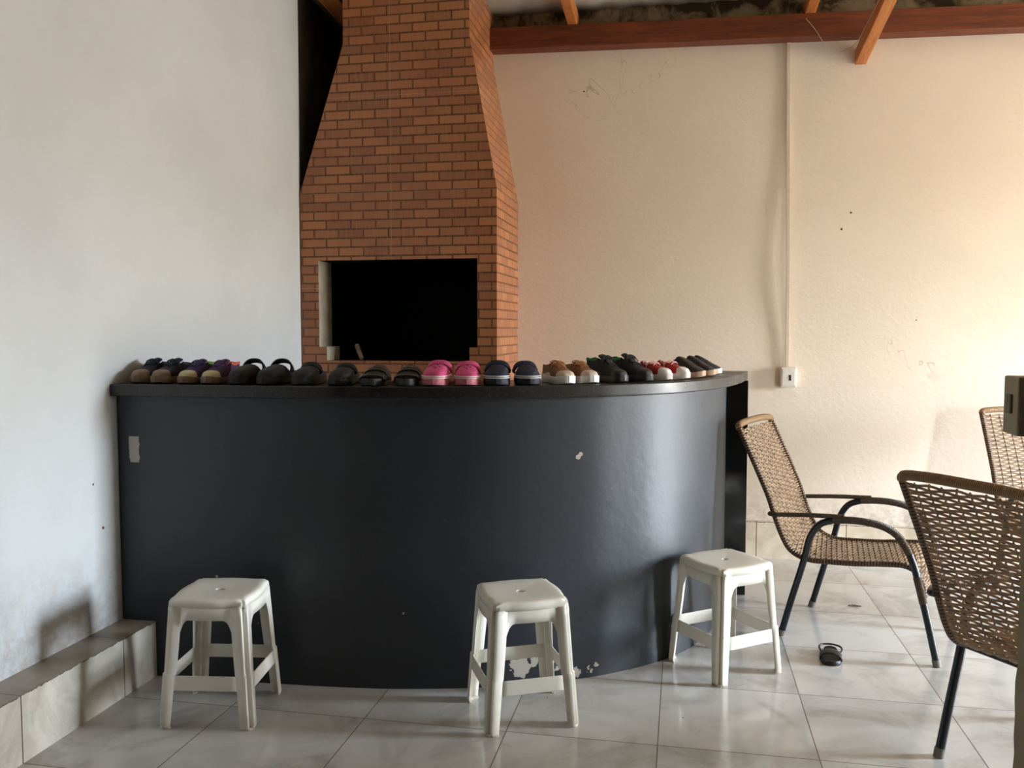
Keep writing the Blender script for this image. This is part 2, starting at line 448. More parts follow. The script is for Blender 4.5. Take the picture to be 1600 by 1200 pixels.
# near wall end at the right edge of the view, chipped vertical arris
random.seed(3)
mb = MB(); rows = []
nz = 90; X0, X1, Ya, Yb = 0.712, VX0, 1.86, 2.02
for i in range(nz + 1):
    z = 3.6 * i / nz
    def e(s): return 0.006 * noise.noise(Vector((s, z * 9, 0))) + 0.004 * noise.noise(Vector((s + 5, z * 30, 0)))
    rows.append([(X1, Ya, z), (X0 + .10, Ya, z), (X0 + .018 + e(1), Ya + e(2) * .5, z), (X0 + .006 + e(3), Ya + .010, z), (X0 + e(4), Ya + .03, z), (X0 + e(5), Yb - .02, z), (X0 + .02, Yb, z), (X1, Yb, z)])
mb.grid(rows, closed=True)
mb.box((VX1, Ya, 0), (XR + .15, Yb, 4.0)); mb.box((X1, Ya, VZ1), (VX1, Yb, 4.0))
struct('wall_near', mb, M_NEAR)
# unseen partition added to keep sky light out of the camera's room
struct('wall_skyblock', MB().box((X1 - .15, YN - .15, 0), (X1, Ya, 4.1)), M_FAR)

# roof: corrugated fibre cement sheets falling towards the back wall
def zroof(y): return 3.352 + 0.075 * (YB - y)
rows = []
mb = MB()
for ys, n_ in (([YB + .15, 5.0, 4.0, 3.0, 2.0, 1.80], 216), ([1.80, 0.5, -1.0, YN - .2], 126)):
    mb.grid([[(x * .0425 - 2.4, yy, zroof(yy) + 0.004 * math.sin(x * .0425 * 2 * PI / .17)) for x in range(0, n_)] for yy in ys])
o = mb.build('ceiling', M_ROOF, recalc=False, solid=0.012); o['kind'] = 'structure'

# baseboards
struct('baseboard_back', MB().box((0.0, YB - .012, 0), (XR, YB - .0005, .228)), M_BTX)
mb = MB(); mb.box((XL, YN, 0), (-2.07, 3.095, .224))
struct('baseboard_left', mb, M_BTY)

# timbers
def timber(name, p0, p1, wd, ht, mat, label, cat='beam', group=None):
    """beam whose underside centre line runs p0 -> p1"""
    p0 = Vector(p0); p1 = Vector(p1); d = (p1 - p0); L = d.length; d.normalize()
    side = d.cross(Vector((0, 0, 1))).normalized(); up = side.cross(d)
    M = Matrix((( *side, 0), (*d, 0), (*up, 0), (0, 0, 0, 1))).transposed(); 
    mb = MB(); mb.box((-wd/2, 0, 0), (wd/2, L, ht))
    o = mb.build(name, mat, smooth=False, bevel=0.004)
    M.translation = p0; o.matrix_world = M
    return tag(o, label, cat, group)
timber('wall_beam', (-1.20, 5.375, 3.112), (4.2, 5.375, 3.000), .11, .130, M_BEAM, 'long dark reddish timber beam lying along the top of the cream wall').rotation_mode
timber('rafter', (-.68, 5.42, 3.222), (-.68, .5, 3.57), .058, .09, M_RAFT, 'short rafter nearest the brick chimney, resting on the long wall beam', 'rafter')
timber('rafter', (.69, 5.42, 3.195), (.69, .5, 3.55), .058, .09, M_RAFT, 'thin rafter seen above the white conduit, between the two others', 'rafter')
timber('rafter', (.985, 5.425, 2.925), (.985, .6, 3.53), .062, .085, M_RAFT, 'low orange rafter whose cut end drops below the wall beam', 'rafter')
timber('rafter', (-2.03, 5.30, 3.25), (-2.03, .5, 3.60), .12, .08, M_RAFT, 'rafter in the dark corner left of the brick chimney', 'rafter')

# hanging wire by the low rafter
P = catmull([(.665, 5.312, 3.17), (.72, 5.312, 3.10), (.775, 5.33, 3.02), (.82, 5.36, 2.985), (.88, 5.37, 2.992), (.946, 5.34, 3.025), (.9485, 5.1, 3.035), (.9485, 4.8, 3.055), (.9485, 4.5, 3.10)], 6)
mb = MB(); mb.tube(P, .0022, 6)
tag(mb.build('loose_wire', M_WIRE), 'thin pale wire sagging under the wall beam beside the low rafter', 'wire')

# ------------------------------------------------------------------ brick barbecue chimney
ch = empty('barbecue_chimney', (-1.62, 4.8, 0), 0, 'tall brick clad barbecue with tapering chimney hood and black open mouth', 'barbecue')
YF = 4.80; ox, oy = -1.62, 4.8
def L(p): return (p[0] - ox, p[1] - oy, p[2])
mb = MB()
xl, xr, tl, tr, zk, ztp = -2.214, -1.035, -1.935, -1.190, 2.19, 3.03
def fq(pts): mb.quad([L((x, YF, z)) for x, z in pts], [(x, z) for x, z in pts])
hx0, hx1, hz0, hzm, hz1 = -2.105, -1.148, 1.213, 1.293, 1.797
nx0, nx1 = -2.058, -1.195
ZT = 3.42
fq([(xl, 0), (xr, 0), (xr, hz0), (xl, hz0)])
fq([(xl, hz0), (nx0, hz0), (nx0, hzm), (xl, hzm)]); fq([(nx1, hz0), (xr, hz0), (xr, hzm), (nx1, hzm)])
fq([(xl, hzm), (hx0, hzm), (hx0, hz1), (xl, hz1)]); fq([(hx1, hzm), (xr, hzm), (xr, hz1), (hx1, hz1)])
fq([(xl, hz1), (xr, hz1), (xr, zk), (xl, zk)])
fq([(xl, zk), (xr, zk), (tr, ztp), (tl, ztp)])
fq([(tl, ztp), (tr, ztp), (tr, ZT), (tl, ZT)])
def sq(a, b):
    pts = [(a[0], YF, a[1]), (a[0], YB, a[1]), (b[0], YB, b[1]), (b[0], YF, b[1])]
    mb.quad([L(p) for p in pts], [(p[1], p[2]) for p in pts])
sq((xr, 0), (xr, zk)); sq((xr, zk), (tr, ztp)); sq((tr, ztp), (tr, ZT))
mb.build('chimney_body', M_BRICK, ch, smooth=False, recalc=False)
mb = MB()
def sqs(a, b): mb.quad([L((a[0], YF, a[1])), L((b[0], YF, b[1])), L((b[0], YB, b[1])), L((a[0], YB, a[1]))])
sqs((xl, zk), (tl, ztp)); sqs((tl, ztp), (tl, ZT)); sqs((xl, 0), (xl, zk))  # left hood faces reuse the firebox's near-black
mb.build('hood_side', M_SOOT, ch, smooth=False, recalc=False)['label'] = 'black left side of the hood'
# mortar jambs around the mouth, then the sooty firebox
J = 0.19
mb = MB()
def jq(a, b, y0=YF, y1=YF + J): mb.quad([L((a[0], y0, a[1])), L((b[0], y0, b[1])), L((b[0], y1, b[1])), L((a[0], y1, a[1]))])
jq((nx0, hz0), (nx0, hzm)); jq((nx0, hzm), (hx0, hzm)); jq((hx0, hzm), (hx0, hz1))
mb.build('left_jamb', M_JAMB, ch, smooth=False, recalc=False)['label'] = 'pale bare mortar reveal'
mb = MB()
jq((hx0, hz1), (hx1, hz1)); jq((hx1, hz1), (hx1, hzm)); jq((hx1, hzm), (nx1, hzm)); jq((nx1, hzm), (nx1, hz0)); jq((nx1, hz0), (nx0, hz0))
y0, y1 = YF + J, 5.40
x0, x1, z0, z1 = hx0 - .03, hx1 + .03, hz0 - .01, hz1 + .35
fb = [[(x0, y0, z0), (x1, y0, z0), (x1, y1, z0), (x0, y1, z0)], [(x0, y1, z0), (x1, y1, z0), (x1, y1, z1), (x0, y1, z1)],
      [(x0, y0, z0), (x0, y1, z0), (x0, y1, z1), (x0, y0, z1)], [(x1, y0, z0), (x1, y1, z0), (x1, y1, z1), (x1, y0, z1)],
      [(x0, y0, z1), (x1, y0, z1), (x1, y1, z1), (x0, y1, z1)], [(x0, y0, hz1), (x1, y0, hz1), (x1, y0, z1), (x0, y0, z1)],
      [(x0, y0, z0), (hx0, y0, z0), (hx0, y0, hz1), (x0, y0, hz1)], [(hx1, y0, z0), (x1, y0, z0), (x1, y0, hz1), (hx1, y0, hz1)]]
for q in fb: mb.quad([L(p) for p in q])
mb.build('firebox', M_SOOT, ch, smooth=False, recalc=False)
# stick of firewood leaning at the mouth
mb = MB(); P = catmull([(-1.93, 4.95, 1.300), (-1.905, 4.92, 1.265), (-1.875, 4.885, 1.2225)], 4)
mb.tube(P, [.014, .0145, .015, .015, .014, .0145, .014, .013, .012], 10)
tag(mb.build('firewood_stick', simple('ash_grey_wood', srgb(150, 132, 116), 0.8, var=0.4, scale=60, bump=.5)), 'short ash grey stick leaning inside the black barbecue mouth', 'stick')

# ------------------------------------------------------------------ bar counter
BASE = [(-2.215, 3.080), (-1.95, 3.082), (-1.65, 3.094), (-1.25, 3.120), (-1.0, 3.158), (-.70, 3.238), (-.394, 3.378), (-.23, 3.492), (-.072, 3.640), (.055, 3.830), (.145, 4.070), (.198, 4.340), (.222, 4.62)]
bp = [Vector((p.x, p.y, 0)) for p in catmull([(x, y, 0) for x, y in BASE], 8)]
def offset(path, d):
    out = []
    for i, p in enumerate(path):
        a = path[max(i-1, 0)]; b = path[min(i+1, len(path)-1)]; t = (b - a).normalized()
        n = Vector((t.y, -t.x, 0)); dd = d(i / (len(path) - 1)) if callable(d) else d
        out.append(p + n * dd)
    return out
bc = empty('bar_counter', (-.9, 3.4, 0), 0, 'curved bar counter wall painted charcoal, paint chipped near the floor', 'bar counter')
cx, cy = -.9, 3.4
mb = MB(); inner = offset(bp, -.13)
n = len(bp); zs = [i * 1.13 / 12 for i in range(13)]
mb.grid([[(p.x - cx, p.y - cy, z) for p in bp] for z in zs])
mb.grid([[(p.x - cx, p.y - cy, z) for p in inner[::-1]] for z in zs])
for a, b in ((bp[0], inner[0]), (inner[-1], bp[-1])):
    mb.quad([(a.x-cx, a.y-cy, 0), (b.x-cx, b.y-cy, 0), (b.x-cx, b.y-cy, 1.13), (a.x-cx, a.y-cy, 1.13)])
mb.build('curved_wall', M_COUNTER, bc, merge=1e-5, recalc=False)
mb = MB(); mb.box((-.22 - cx, 4.622 - cy, 0.004), (.332 - cx, 4.652 - cy, 1.131))
mb.build('end_panel', M_PANEL, bc, smooth=False, bevel=.003)['label'] = 'polished black granite end panel'
# granite top, its own thing
sp = offset(bp, lambda t: 0.038 + 0.062 * max(0, (t - .72) / .28) ** 1.6)
sp = [p for p in sp]; sp[0].x = -2.219
sp[-1] = Vector((.330, 4.655, 0))
si = offset(bp, lambda t: -0.36); si[0].x = -2.219; si[-1] = Vector((-.15, 4.655, 0))
mb = MB(); Z0, Z1 = 1.1325, 1.180
r = []
for lst, z in ((sp, Z0), (sp, Z1), (si, Z1), (si, Z0)): r.append([(p.x + .95, p.y - 3.4, z - Z0) for p in lst])
mb.grid(r + [r[0]])
mb.add([r[0][0], r[1][0], r[2][0], r[3][0]], [(0, 1, 2, 3)]); mb.add([r[0][-1], r[1][-1], r[2][-1], r[3][-1]], [(3, 2, 1, 0)])
ct = mb.build('countertop', M_SLAB, merge=1e-5, bevel=.004)
ct.location = (-.95, 3.4, Z0)
tag(ct, 'long curved speckled black granite top carrying the row of shoes', 'countertop')

# ------------------------------------------------------------------ wall conduit and outlet
mb = MB(); P = []
for i in range(31):
    t = i / 30; z = 1.17 + (3.08 - 1.17) * t
    bow = 0.020 * math.exp(-((t - .33) / .24) ** 2) + 0.004
    P.append(Vector((.612 - .028 * t, YB - .007 - bow, z)))
rows = []
for p in P:
    a = .0105
    rows.append([(p.x - a, p.y - .007, p.z), (p.x + a, p.y - .007, p.z), (p.x + a, p.y + .006, p.z), (p.x - a, p.y + .006, p.z)])
mb.grid(rows, closed=True); mb.quad(rows[0][::-1]); mb.quad(rows[-1])
tag(mb.build('cable_conduit', M_TRUNK, bevel=.0015, smooth=False), 'thin cream vertical cable conduit bowing off the cream wall', 'conduit')
ob = empty('wall_outlet', (.618, YB, 1.11), 0, 'small white surface mounted outlet box at the foot of the conduit', 'outlet')
mb = MB(); mb.box((-.046, -.042, -.060), (.046, -.0005, .060)); mb.build('outlet_box', M_BOX, ob, bevel=.006, smooth=False)
mb = MB(); mb.box((-.036, -.0455, -.050), (.036, -.0415, .050)); fp = mb.build('face_plate', M_BOX, ob, bevel=.0015, smooth=False)
mb = MB(); mb.box((.002, -.0475, -.020), (.015, -.0450, .014)); mb.build('socket', M_BLK, fp, bevel=.002, smooth=False)['label'] = 'dark rectangular socket'
# switch box on the near wall end
sb = empty('switch_box', (.700, 1.94, 1.240), 0, 'olive grey switch box fixed to the near wall end at the right edge', 'switch')
M_SW = simple('dusty_switch_plastic', srgb(176, 164, 136), 0.5)
mb = MB(); mb.box((-.040, -.040, -.060), (.014, .040, .060)); mb.build('box_body', M_SW, sb, bevel=.004, smooth=False)
mb = MB(); mb.box((-.0455, -.014, -.016), (-.0395, .014, .024)); mb.build('rocker', simple('switch_rocker', srgb(120, 110, 90), .5), sb, bevel=.002, smooth=False)

# ------------------------------------------------------------------ plastic stools
def make_stool(label):
    root = empty('plastic_stool', (0, 0, 0), 0, label, 'stool', 'white plastic stools')
    H = .452; a0, a1 = .164, .136          # half size at the floor / at the top
    def half(z): return a1 + (a0 - a1) * (1 - z / H)
    # seat: bulged square top with a hole, rolled edge and skirts
    def outline(h, inset, bulge=.009, k=14):
        pts = []; c = .026
        for q in range(4):
            a = q * PI / 2; R = Matrix.Rotation(a, 3, 'Z'); s = h - inset
            for j in range(k + 1):
                u = -1 + 2 * j / k
                x = u * (s - c); y = -s - bulge * max(0, 1 - (u / .76) ** 2)
                pts.append(R @ Vector((x, y, 0)))
            # notched corner groove
            pts.append(R @ Vector((s - c * .42, -s + c * .02, 0))); pts.append(R @ Vector((s - c * .50, -s + c * .50, 0))); pts.append(R @ Vector((s - c * .02, -s + c * .42, 0)))
        return pts
    prof = [(0.0, .385), (0.0, .425), (.001, .443), (.004, .449), (.009, .4515), (.020, .4525)]
    mb = MB(); rows = []
    n = len(outline(.1, 0))
    for ins, z in prof[1:]:
        rows.append([(p.x, p.y, z) for p in outline(half(min(z, H)) , ins, .009 - ins * .1)])
    rows2 = rows[:]
    for f, dz in ((.75, .4515), (.5, .450), (.25, .4495)):
        base = rows[-1]
        rows2.append([(p[0] * f, p[1] * f, dz) for p in base])
    hole = []
    for p in rows[-1]:
        a = math.atan2(p[1], p[0]); hole.append((.018 * math.cos(a), .015 * math.sin(a), .4493))
    rows2.append(hole); rows2.append([(x, y, .440) for x, y, z in hole])
    mb.grid(rows2, closed=True)
    mb.build('seat', M_PLASTIC, root, solid=.003)
    # side skirts with rounded arch, one wall of the moulding each
    for q in range(4):
        R = Matrix.Rotation(q * PI / 2, 3, 'Z'); mb = MB()
        K = 40; top = []; bot = []
        for j in range(K + 1):
            u = -1 + 2 * j / K; z = .428; s = half(z)
            x = u * (s - .026); y = -s + .0007 - .009 * max(0, 1 - (u / .76) ** 2)
            top.append(R @ Vector((x, y, z)))
            r = min(1, max(0, abs(u) - .52) / .25)
            zb = .382 - .050 * (1 - math.sqrt(max(0, 1 - r * r)))
            s2 = half(zb); bot.append(R @ Vector((u * (s2 - .026), -s2 + .0007 - .007 * max(0, 1 - (u / .76) ** 2), zb)))
        mb.grid([bot, top])
        mb.build('skirt', M_PLASTIC, root, solid=.003)
    # legs: two flanges and a groove on the corner
    for q in range(4):
        R = Matrix.Rotation(q * PI / 2, 3, 'Z'); mb = MB(); rows = []
        for z in (0.0, .012, .03, .10, .132, .136, .188, .192, .26, .32, .35, .372, .395, .428):
            s = half(z); step = .0035 if z < .19 and z > .0 else 0.0
            s += step
            fl = .042 + .009 * min(1, z / .3)
            g = .016 if z < .35 else .012
            pts = [(s - fl, -s), (s - .026, -s), (s - .021, -s - .0025), (s - .015, -s - .001), (s - .013, -s + .005), (s - .016, -s + .016),
                   (s - .005, -s + .013), (s + .001, -s + .015), (s + .0025, -s + .021), (s, -s + .026), (s, -s + fl)]
            rows.append([R @ Vector((x, y, z)) for x, y in pts])
        mb.grid(rows)
        mb.build('leg', M_PLASTIC, root, solid=.003)
        mb = MB(); s = half(.004)
        fp = [(s - .040, -s - .001), (s - .008, -s - .002), (s + .002, -s + .008), (s + .001, -s + .040), (s - .006, -s + .040), (s - .012, -s + .014), (s - .014, -s + .012), (s - .040, -s + .006)]
        mb.add([R @ Vector((x, y, z)) for z in (0.0, .007) for x, y in fp], [tuple(range(8))[::-1], tuple(range(8, 16))] + [(i, (i+1) % 8, 8 + (i+1) % 8, 8 + i) for i in range(8)])
        mb.build('foot_rim', M_PLASTIC, root, smooth=False, bevel=.001)
    for q in range(4):
        R = Matrix.Rotation(q * PI / 2, 3, 'Z'); mb = MB(); rows = []
        for z in (.136, .140, .185, .188):
            s = half(z) + .004
            rows.append([R @ Vector((u * (s - .026), -s + .001, z)) for u in [-1 + 2 * j / 6 for j in range(7)]])
        mb.grid(rows)
        mb.build('stretcher', M_PLASTIC, root, solid=.003)
    return root
st = make_stool('white plastic stool at the left end of the counter, beside the tiled ledge')
st.location = (-1.645, 2.845, 0); st.rotation_euler = (0, 0, math.radians(8.5))
copy_tree(st, (-.566, 3.035, 0), math.radians(26), 'white plastic stool in front of the middle of the dark counter')
copy_tree(st, (.181, 3.628, 0), math.radians(38), 'white plastic stool between the counter\'s right end and the wicker armchair')

# ------------------------------------------------------------------ cord armchairs
def make_chair(label):
    root = empty('wicker_armchair', (0, 0, 0), 0, label, 'chair', 'cord wicker armchairs')
    HW = .235
    prof = [(-.215, .935), (-.165, .830), (-.115, .725), (-.070, .625), (-.038, .535), (.000, .445), (.040, .392), (.110, .366), (.20, .368), (.32, .378), (.44, .394), (.515, .398), (.560, .375), (.585, .325), (.590, .290)]
    path = catmull([(x, 0, z) for x, z in prof], 6)
    # resample
    cum = [0]
    for i in range(1, len(path)): cum.append(cum[-1] + (path[i] - path[i-1]).length)
    Ltot = cum[-1]
    def at(s):
        s = max(0, min(Ltot, s))
        for i in range(1, len(cum)):
            if s <= cum[i]:
                t = (s - cum[i-1]) / (cum[i] - cum[i-1]); return path[i-1].lerp(path[i], t)
        return path[-1]
    def nrm(s):
        d = (at(s + .01) - at(s - .01)).normalized(); return Vector((-d.z, 0, d.x)) * -1
    def hw(s): return HW - .010 * math.sin(PI * min(1, s / .5)) * 0
    # frame: left rail, top bar, right rail, front bar as one bent tube
    off = .024
    fr = [(p.x, -HW, p.z) for p in path]
    fl = [(p.x, HW, p.z) for p in path]
    loop = [(fr[0][0] - .001, -HW, fr[0][2])]
    top = [(-.222, -HW + .02, .950), (-.226, -HW * .5, .957), (-.227, 0, .958), (-.226, HW * .5, .957), (-.222, HW - .02, .950)]
    bot = [(.592, HW - .02, .282), (.592, 0, .280), (.592, -HW + .02, .282)]
    mb = MB(); mb.tube([(p[0], p[1], p[2]) for p in fr], .0125, 10)
    mb.build('seat_rail', M_WRAP, root)
    mb = MB(); mb.tube(fl, .0125, 10); mb.build('seat_rail', M_WRAP, root)
    mb = MB(); mb.tube(catmull([fr[0]] + top + [fl[0]], 4), .0165, 10)
    mb.build('top_rail', M_WRAPT, root)
    mb = MB(); mb.tube(catmull([fl[-1]] + bot + [fr[-1]], 4), .0125, 10); mb.build('front_rail', M_WRAPF, root)
    # weave
    ncol = 9; cols = [-HW + 2 * HW * (k + 1) / (ncol + 1) for k in range(ncol)]
    pitch = .0118; ncord = int(Ltot / pitch)
    sb = .62
    mbs = {0: MB(), 1: MB()}
    for i in range(1, ncord):
        s0 = i * pitch; which = 0 if s0 < sb else 1
        pts = []
        xs = [(-HW, 0)]
        for k, c in enumerate(cols): xs.append((c, (1 if (i + k) % 2 else -1)))
        xs.append((HW, 0))
        for j, (y, sg) in enumerate(xs):
            ss = s0 + sg * pitch * .15; 
            q = at(ss); nn = nrm(s0); lift = (.0022 * sg) + (.0 if j in (0, len(xs)-1) else .003)
            sag = -.006 * math.cos(y / HW * PI / 2)
            pts.append(Vector((q.x, y, q.z)) + nn * (lift + sag))
            if j < len(xs) - 1:
                y2, sg2 = xs[j+1]
                for t in (.3, .7):
                    f = sg * (1 - t) + sg2 * t; f = f * (1.0 if abs(t-.5) > .1 else 1)
                    f = sg * .95 if t < .5 else sg2 * .95
                    q = at(s0 + f * pitch * .15); ym = y + (y2 - y) * t
                    pts.append(Vector((q.x, ym, q.z)) + nn * (-.006 * math.cos(ym / HW * PI / 2) + .002))
        mbs[which].tube(pts, .0042, 6, cap=False)
    for c_i, c in enumerate(cols):
        for which, (sa, sz) in enumerate(((.004, sb), (sb, Ltot - .004))):
            pts = []; k = int((sz - sa) / (pitch / 2))
            for j in range(k + 1):
                s = sa + (sz - sa) * j / k; q = at(s); nn = nrm(s)
                wv = .0042 * math.sin(PI * s / pitch + c_i * PI)
                pts.append(Vector((q.x, c, q.z)) + nn * (wv - .006 * math.cos(c / HW * PI / 2) + .002))
            mbs[which].tube(pts, .0034, 5, cap=False)
    mbs[0].build('backrest', M_CORD, root); mbs[1].build('seat', M_CORD, root)
    # side frames
    for sgn in (-1, 1):
        y = sgn * .262
        rear = catmull([(0.0, sgn * .250, .0), (.045, sgn * .252, .17), (.098, sgn * .255, .36), (.125, y, .470), (.165, y, .535), (.225, y, .563)], 6)
        arm = catmull([(.225, y, .563), (.30, y, .571), (.37, y, .570), (.44, y, .556), (.495, y, .520), (.535, y, .455)], 6)
        front = catmull([(.535, y, .455), (.560, y, .385), (.60, sgn * .258, .225), (.652, sgn * .256, 0)], 6)
        mb = MB(); mb.tube(rear, .0150, 12); lg = mb.build('leg', M_STEEL, root)
        mb = MB(); mb.tube([rear[0], rear[0] + (rear[1] - rear[0]).normalized() * .03], .0172, 12); mb.build('foot_cap', M_CAP, lg)
        mb = MB(); mb.tube(arm, .0162, 12); mb.build('armrest', M_WRAPF, root)
        mb = MB(); mb.tube(front, .0150, 12); lg = mb.build('leg', M_STEEL, root)
        mb = MB(); mb.tube([front[-1] + (front[-2] - front[-1]).normalized() * .03, front[-1]], .0172, 12); mb.build('foot_cap', M_CAP, lg)
        mb = MB(); k0, k1 = int(len(front) * .42), int(len(front) * .60)
        mb.tube(front[k0:k1 + 1], .0168, 12); mb.build('leg_binding', M_WRAPF, lg)
        hook = catmull([(.27, y, .582), (.12, y, .572), (.02, y, .562), (-.030, y, .557), (-.056, sgn * .254, .555), (-.060, sgn * .242, .554), (-.046, sgn * .232, .552)], 6)
        mb = MB(); mb.tube(hook, .0105, 10); mb.build('arm_hook', M_WRAPF, root)
    mb = MB(); mb.tube([(.100, -.256, .362), (.100, .256, .362)], .011, 10); mb.build('cross_bar', M_STEEL, root)
    mb = MB(); mb.tube([(.565, -.262, .36), (.565, .262, .36)], .010, 10); mb.build('cross_bar', M_STEEL, root)
    return root
c1 = make_chair('wicker armchair standing between the counter end and the cream wall, seen side on')
c1.location = (.550, 4.280, 0); c1.rotation_euler = (0, 0, math.radians(-23.2))
c2 = copy_tree(c1, (0, 0, 0), 0, 'dark wicker armchair seen from behind, nearest the camera, half cut off by the wall end')
c2.location = (.978, 2.768, 0); c2.rotation_euler = (0, 0, math.radians(35))
c3 = copy_tree(c1, (0, 0, 0), 0, 'pale wicker armchair by the cream wall, mostly hidden at the right edge')
c3.location = (1.880, 4.985, 0); c3.rotation_euler = (0, 0, math.radians(-80))

# ------------------------------------------------------------------ footwear
def mat(name, c, rough=.6, **k): return simple(name, srgb(*c), rough, **k)
def foot_w(t, W):
    """half width of a footprint, t=0 heel .. 1 toe"""
    pts = [(0, .0), (.03, .40), (.10, .62), (.25, .68), (.42, .68), (.58, .84), (.72, .97), (.82, .97), (.91, .80), (.97, .48), (1, 0)]
    for i in range(len(pts) - 1):
        if t <= pts[i+1][0]:
            u = (t - pts[i][0]) / (pts[i+1][0] - pts[i][0]); u = u * u * (3 - 2 * u) if 0 < i < len(pts) - 2 else math.sin(u * PI / 2) if i == 0 else 1 - math.cos(u * PI / 2)
            return W * (pts[i][1] * (1 - u) + pts[i+1][1] * u)
    return 0
TS = [0, .004, .012, .035, .07, .12, .2, .3, .4, .48, .56, .64, .72, .8, .87, .92, .95, .97, .985, .995, 1]
def sole(mb, Ln, W, h0, h1, lift=.006, grow=.0):
    """footprint slab; h0 heel / h1 toe thickness"""
    rows = []
    for t in TS:
        x = (t - .5) * Ln * (1 + grow); wd = max(foot_w(t, W), .0008) * (1 + grow); lf = lift * max(0, (t - .75) / .25) ** 2
        h = h0 + (h1 - h0) * t; b = .004
        rows.append([(x, -wd + b * .5, lf), (x, -wd, lf + b), (x, -wd, lf + h - b * .5), (x, -wd + b * .4, lf + h), (x, wd - b * .4, lf + h), (x, wd, lf + h - b * .5), (x, wd, lf + b), (x, wd - b * .5, lf)]
                    if wd > .004 else [(x, -wd, lf + .002), (x, -wd, lf + b), (x, -wd, lf + h - b), (x, -wd, lf + h - .002), (x, wd, lf + h - .002), (x, wd, lf + h - b), (x, wd, lf + b), (x, wd, lf + .002)])
    mb.grid(rows, closed=True)
def upper(mb, Ln, W, zb, tops, t0=0.0, t1=1.0, open_to=.42, inset=.004, low=0.02):
    """dome over the forefoot, open collar over the heel. tops: [(t, height)]"""
    def th(t):
        for i in range(len(tops) - 1):
            if t <= tops[i+1][0]:
                u = (t - tops[i][0]) / (tops[i+1][0] - tops[i][0]); u = u * u * (3 - 2 * u)
                return tops[i][1] * (1 - u) + tops[i+1][1] * u
        return tops[-1][1]
    rows = []
    ts = [t for t in TS if t0 <= t <= t1]
    if t0 not in ts: ts = [t0] + ts
    extra = [open_to - .005, open_to + .012]; ts = sorted(set(ts + extra))
    for t in ts:
        x = (t - .5) * Ln * .985; wd = max(foot_w(t, W) - inset, .0006); T = max(th(t), zb + .004)
        if t < open_to:
            k = [(1, 0), (1.02, .3), (.97, .65), (.88, .93), (.80, 1.0), (.70, .95), (.60, .5), (.5, .0)]
            zz = lambda f: zb + (T - zb) * f
            left = [(x, -wd * a, zz(b)) for a, b in k]
            row = left + [(x, 0, zb + low * 0)] + [(x, -p[1], p[2]) for p in left[::-1]]
        else:
            row = []
            for j in range(17):
                a = PI * j / 16; ca = math.cos(a); sa = math.sin(a)
                row.append((x, -wd * math.copysign(abs(ca) ** .62, ca), zb + (T - zb) * sa ** .8))
        rows.append(row)
    mb.grid(rows)
def shoe_root(name, label, cat, group): return empty(name, (0, 0, 0), 0, label, cat, group)

def make_sneaker(label, col, sole_c, lace_c, Ln=.265, W=.048, toe_c=None, top_h=.088, lining=None, group=None, sh=.026, tongue=True):
    r = shoe_root('sneaker', label, 'shoe', group)
    mu = mat('sneaker_upper', col, .75, var=.3, scale=60, bump=.3); ms = mat('sneaker_sole', sole_c, .5); ml = mat('sneaker_lace', lace_c, .8)
    mb = MB(); sole(mb, Ln, W, sh + .003, sh, .008); mb.build('sole', ms, r)
    mb = MB(); upper(mb, Ln, W, sh - .002, [(0, top_h * .86), (.10, top_h * .92), (.25, top_h * .84), (.42, top_h * .98), (.52, top_h * .92), (.70, .066), (.84, .054), (.95, .046), (1, sh)], open_to=.44)
    mb.build('upper', mu, r, subsurf=1)
    mb = MB(); rows = []
    for t, z, wd in ((.40, top_h * 1.10, .020), (.46, top_h * 1.02, .021), (.56, top_h * .92, .019), (.66, .071, .015)):
        x = (t - .5) * Ln; rows.append([(x, wd * u, z - .006 * abs(u) ** 2) for u in (-1, -.5, 0, .5, 1)])
    mb.grid(rows); mb.build('tongue', mu, r, solid=.005)
    if toe_c:
        mb = MB(); upper(mb, Ln * 1.012, W + .001, sh - .003, [(0, .05), (.84, .057), (.95, .049), (1, sh)], t0=.84, open_to=.1)
        mb.v = [v for v in mb.v]
        mb.build('toe_cap', mat('rubber_toe', toe_c, .5), r, subsurf=1)
    if lining:
        mb = MB(); rows = []
        for t in (.0, .04, .1, .18, .26, .34, .40):
            x = (t - .5) * Ln * .975; wd = max((foot_w(t, W) - .004) * .80, .012 if t > 0 else .004); z = top_h * (.86 + .06 * min(1, t / .1) - .08 * max(0, (t - .1) / .15 if t < .25 else (1 - (t - .25) / .2)))
            rows.append((x, wd, z))
        pts = [(x, -w_, z) for x, w_, z in rows[::-1]] + [(x, w_, z) for x, w_, z in rows]
        mb.tube(catmull(pts, 3), .0052, 8); mb.build('collar', lining, r)
    mb = MB()
    for j in range(5):
        t = .50 + .045 * j; x = (t - .5) * Ln; z = [top_h * .985, top_h * .95, .079, .0755, .0715][j]; wd = .017
        mb.tube(catmull([(x, -wd, z - .006), (x + .004, -wd * .4, z + .003), (x + .008, wd * .4, z + .004), (x + .010, wd, z - .006)], 3), .0024, 6)
    for sg in (-1, 1):
        mb.tube(catmull([(-.005, 0, top_h + .001), (-.010, sg * .016, top_h + .006), (.004, sg * .030, top_h - .002), (.016, sg * .022, top_h - .008), (0, sg * .002, top_h + .002)], 4), .0023, 6)
        mb.tube(catmull([(0, 0, top_h), (.010, sg * .020, top_h - .001), (.022, sg * .034, top_h - .022)], 4), .0022, 6)
    mb.build('laces', ml, r)
    return r

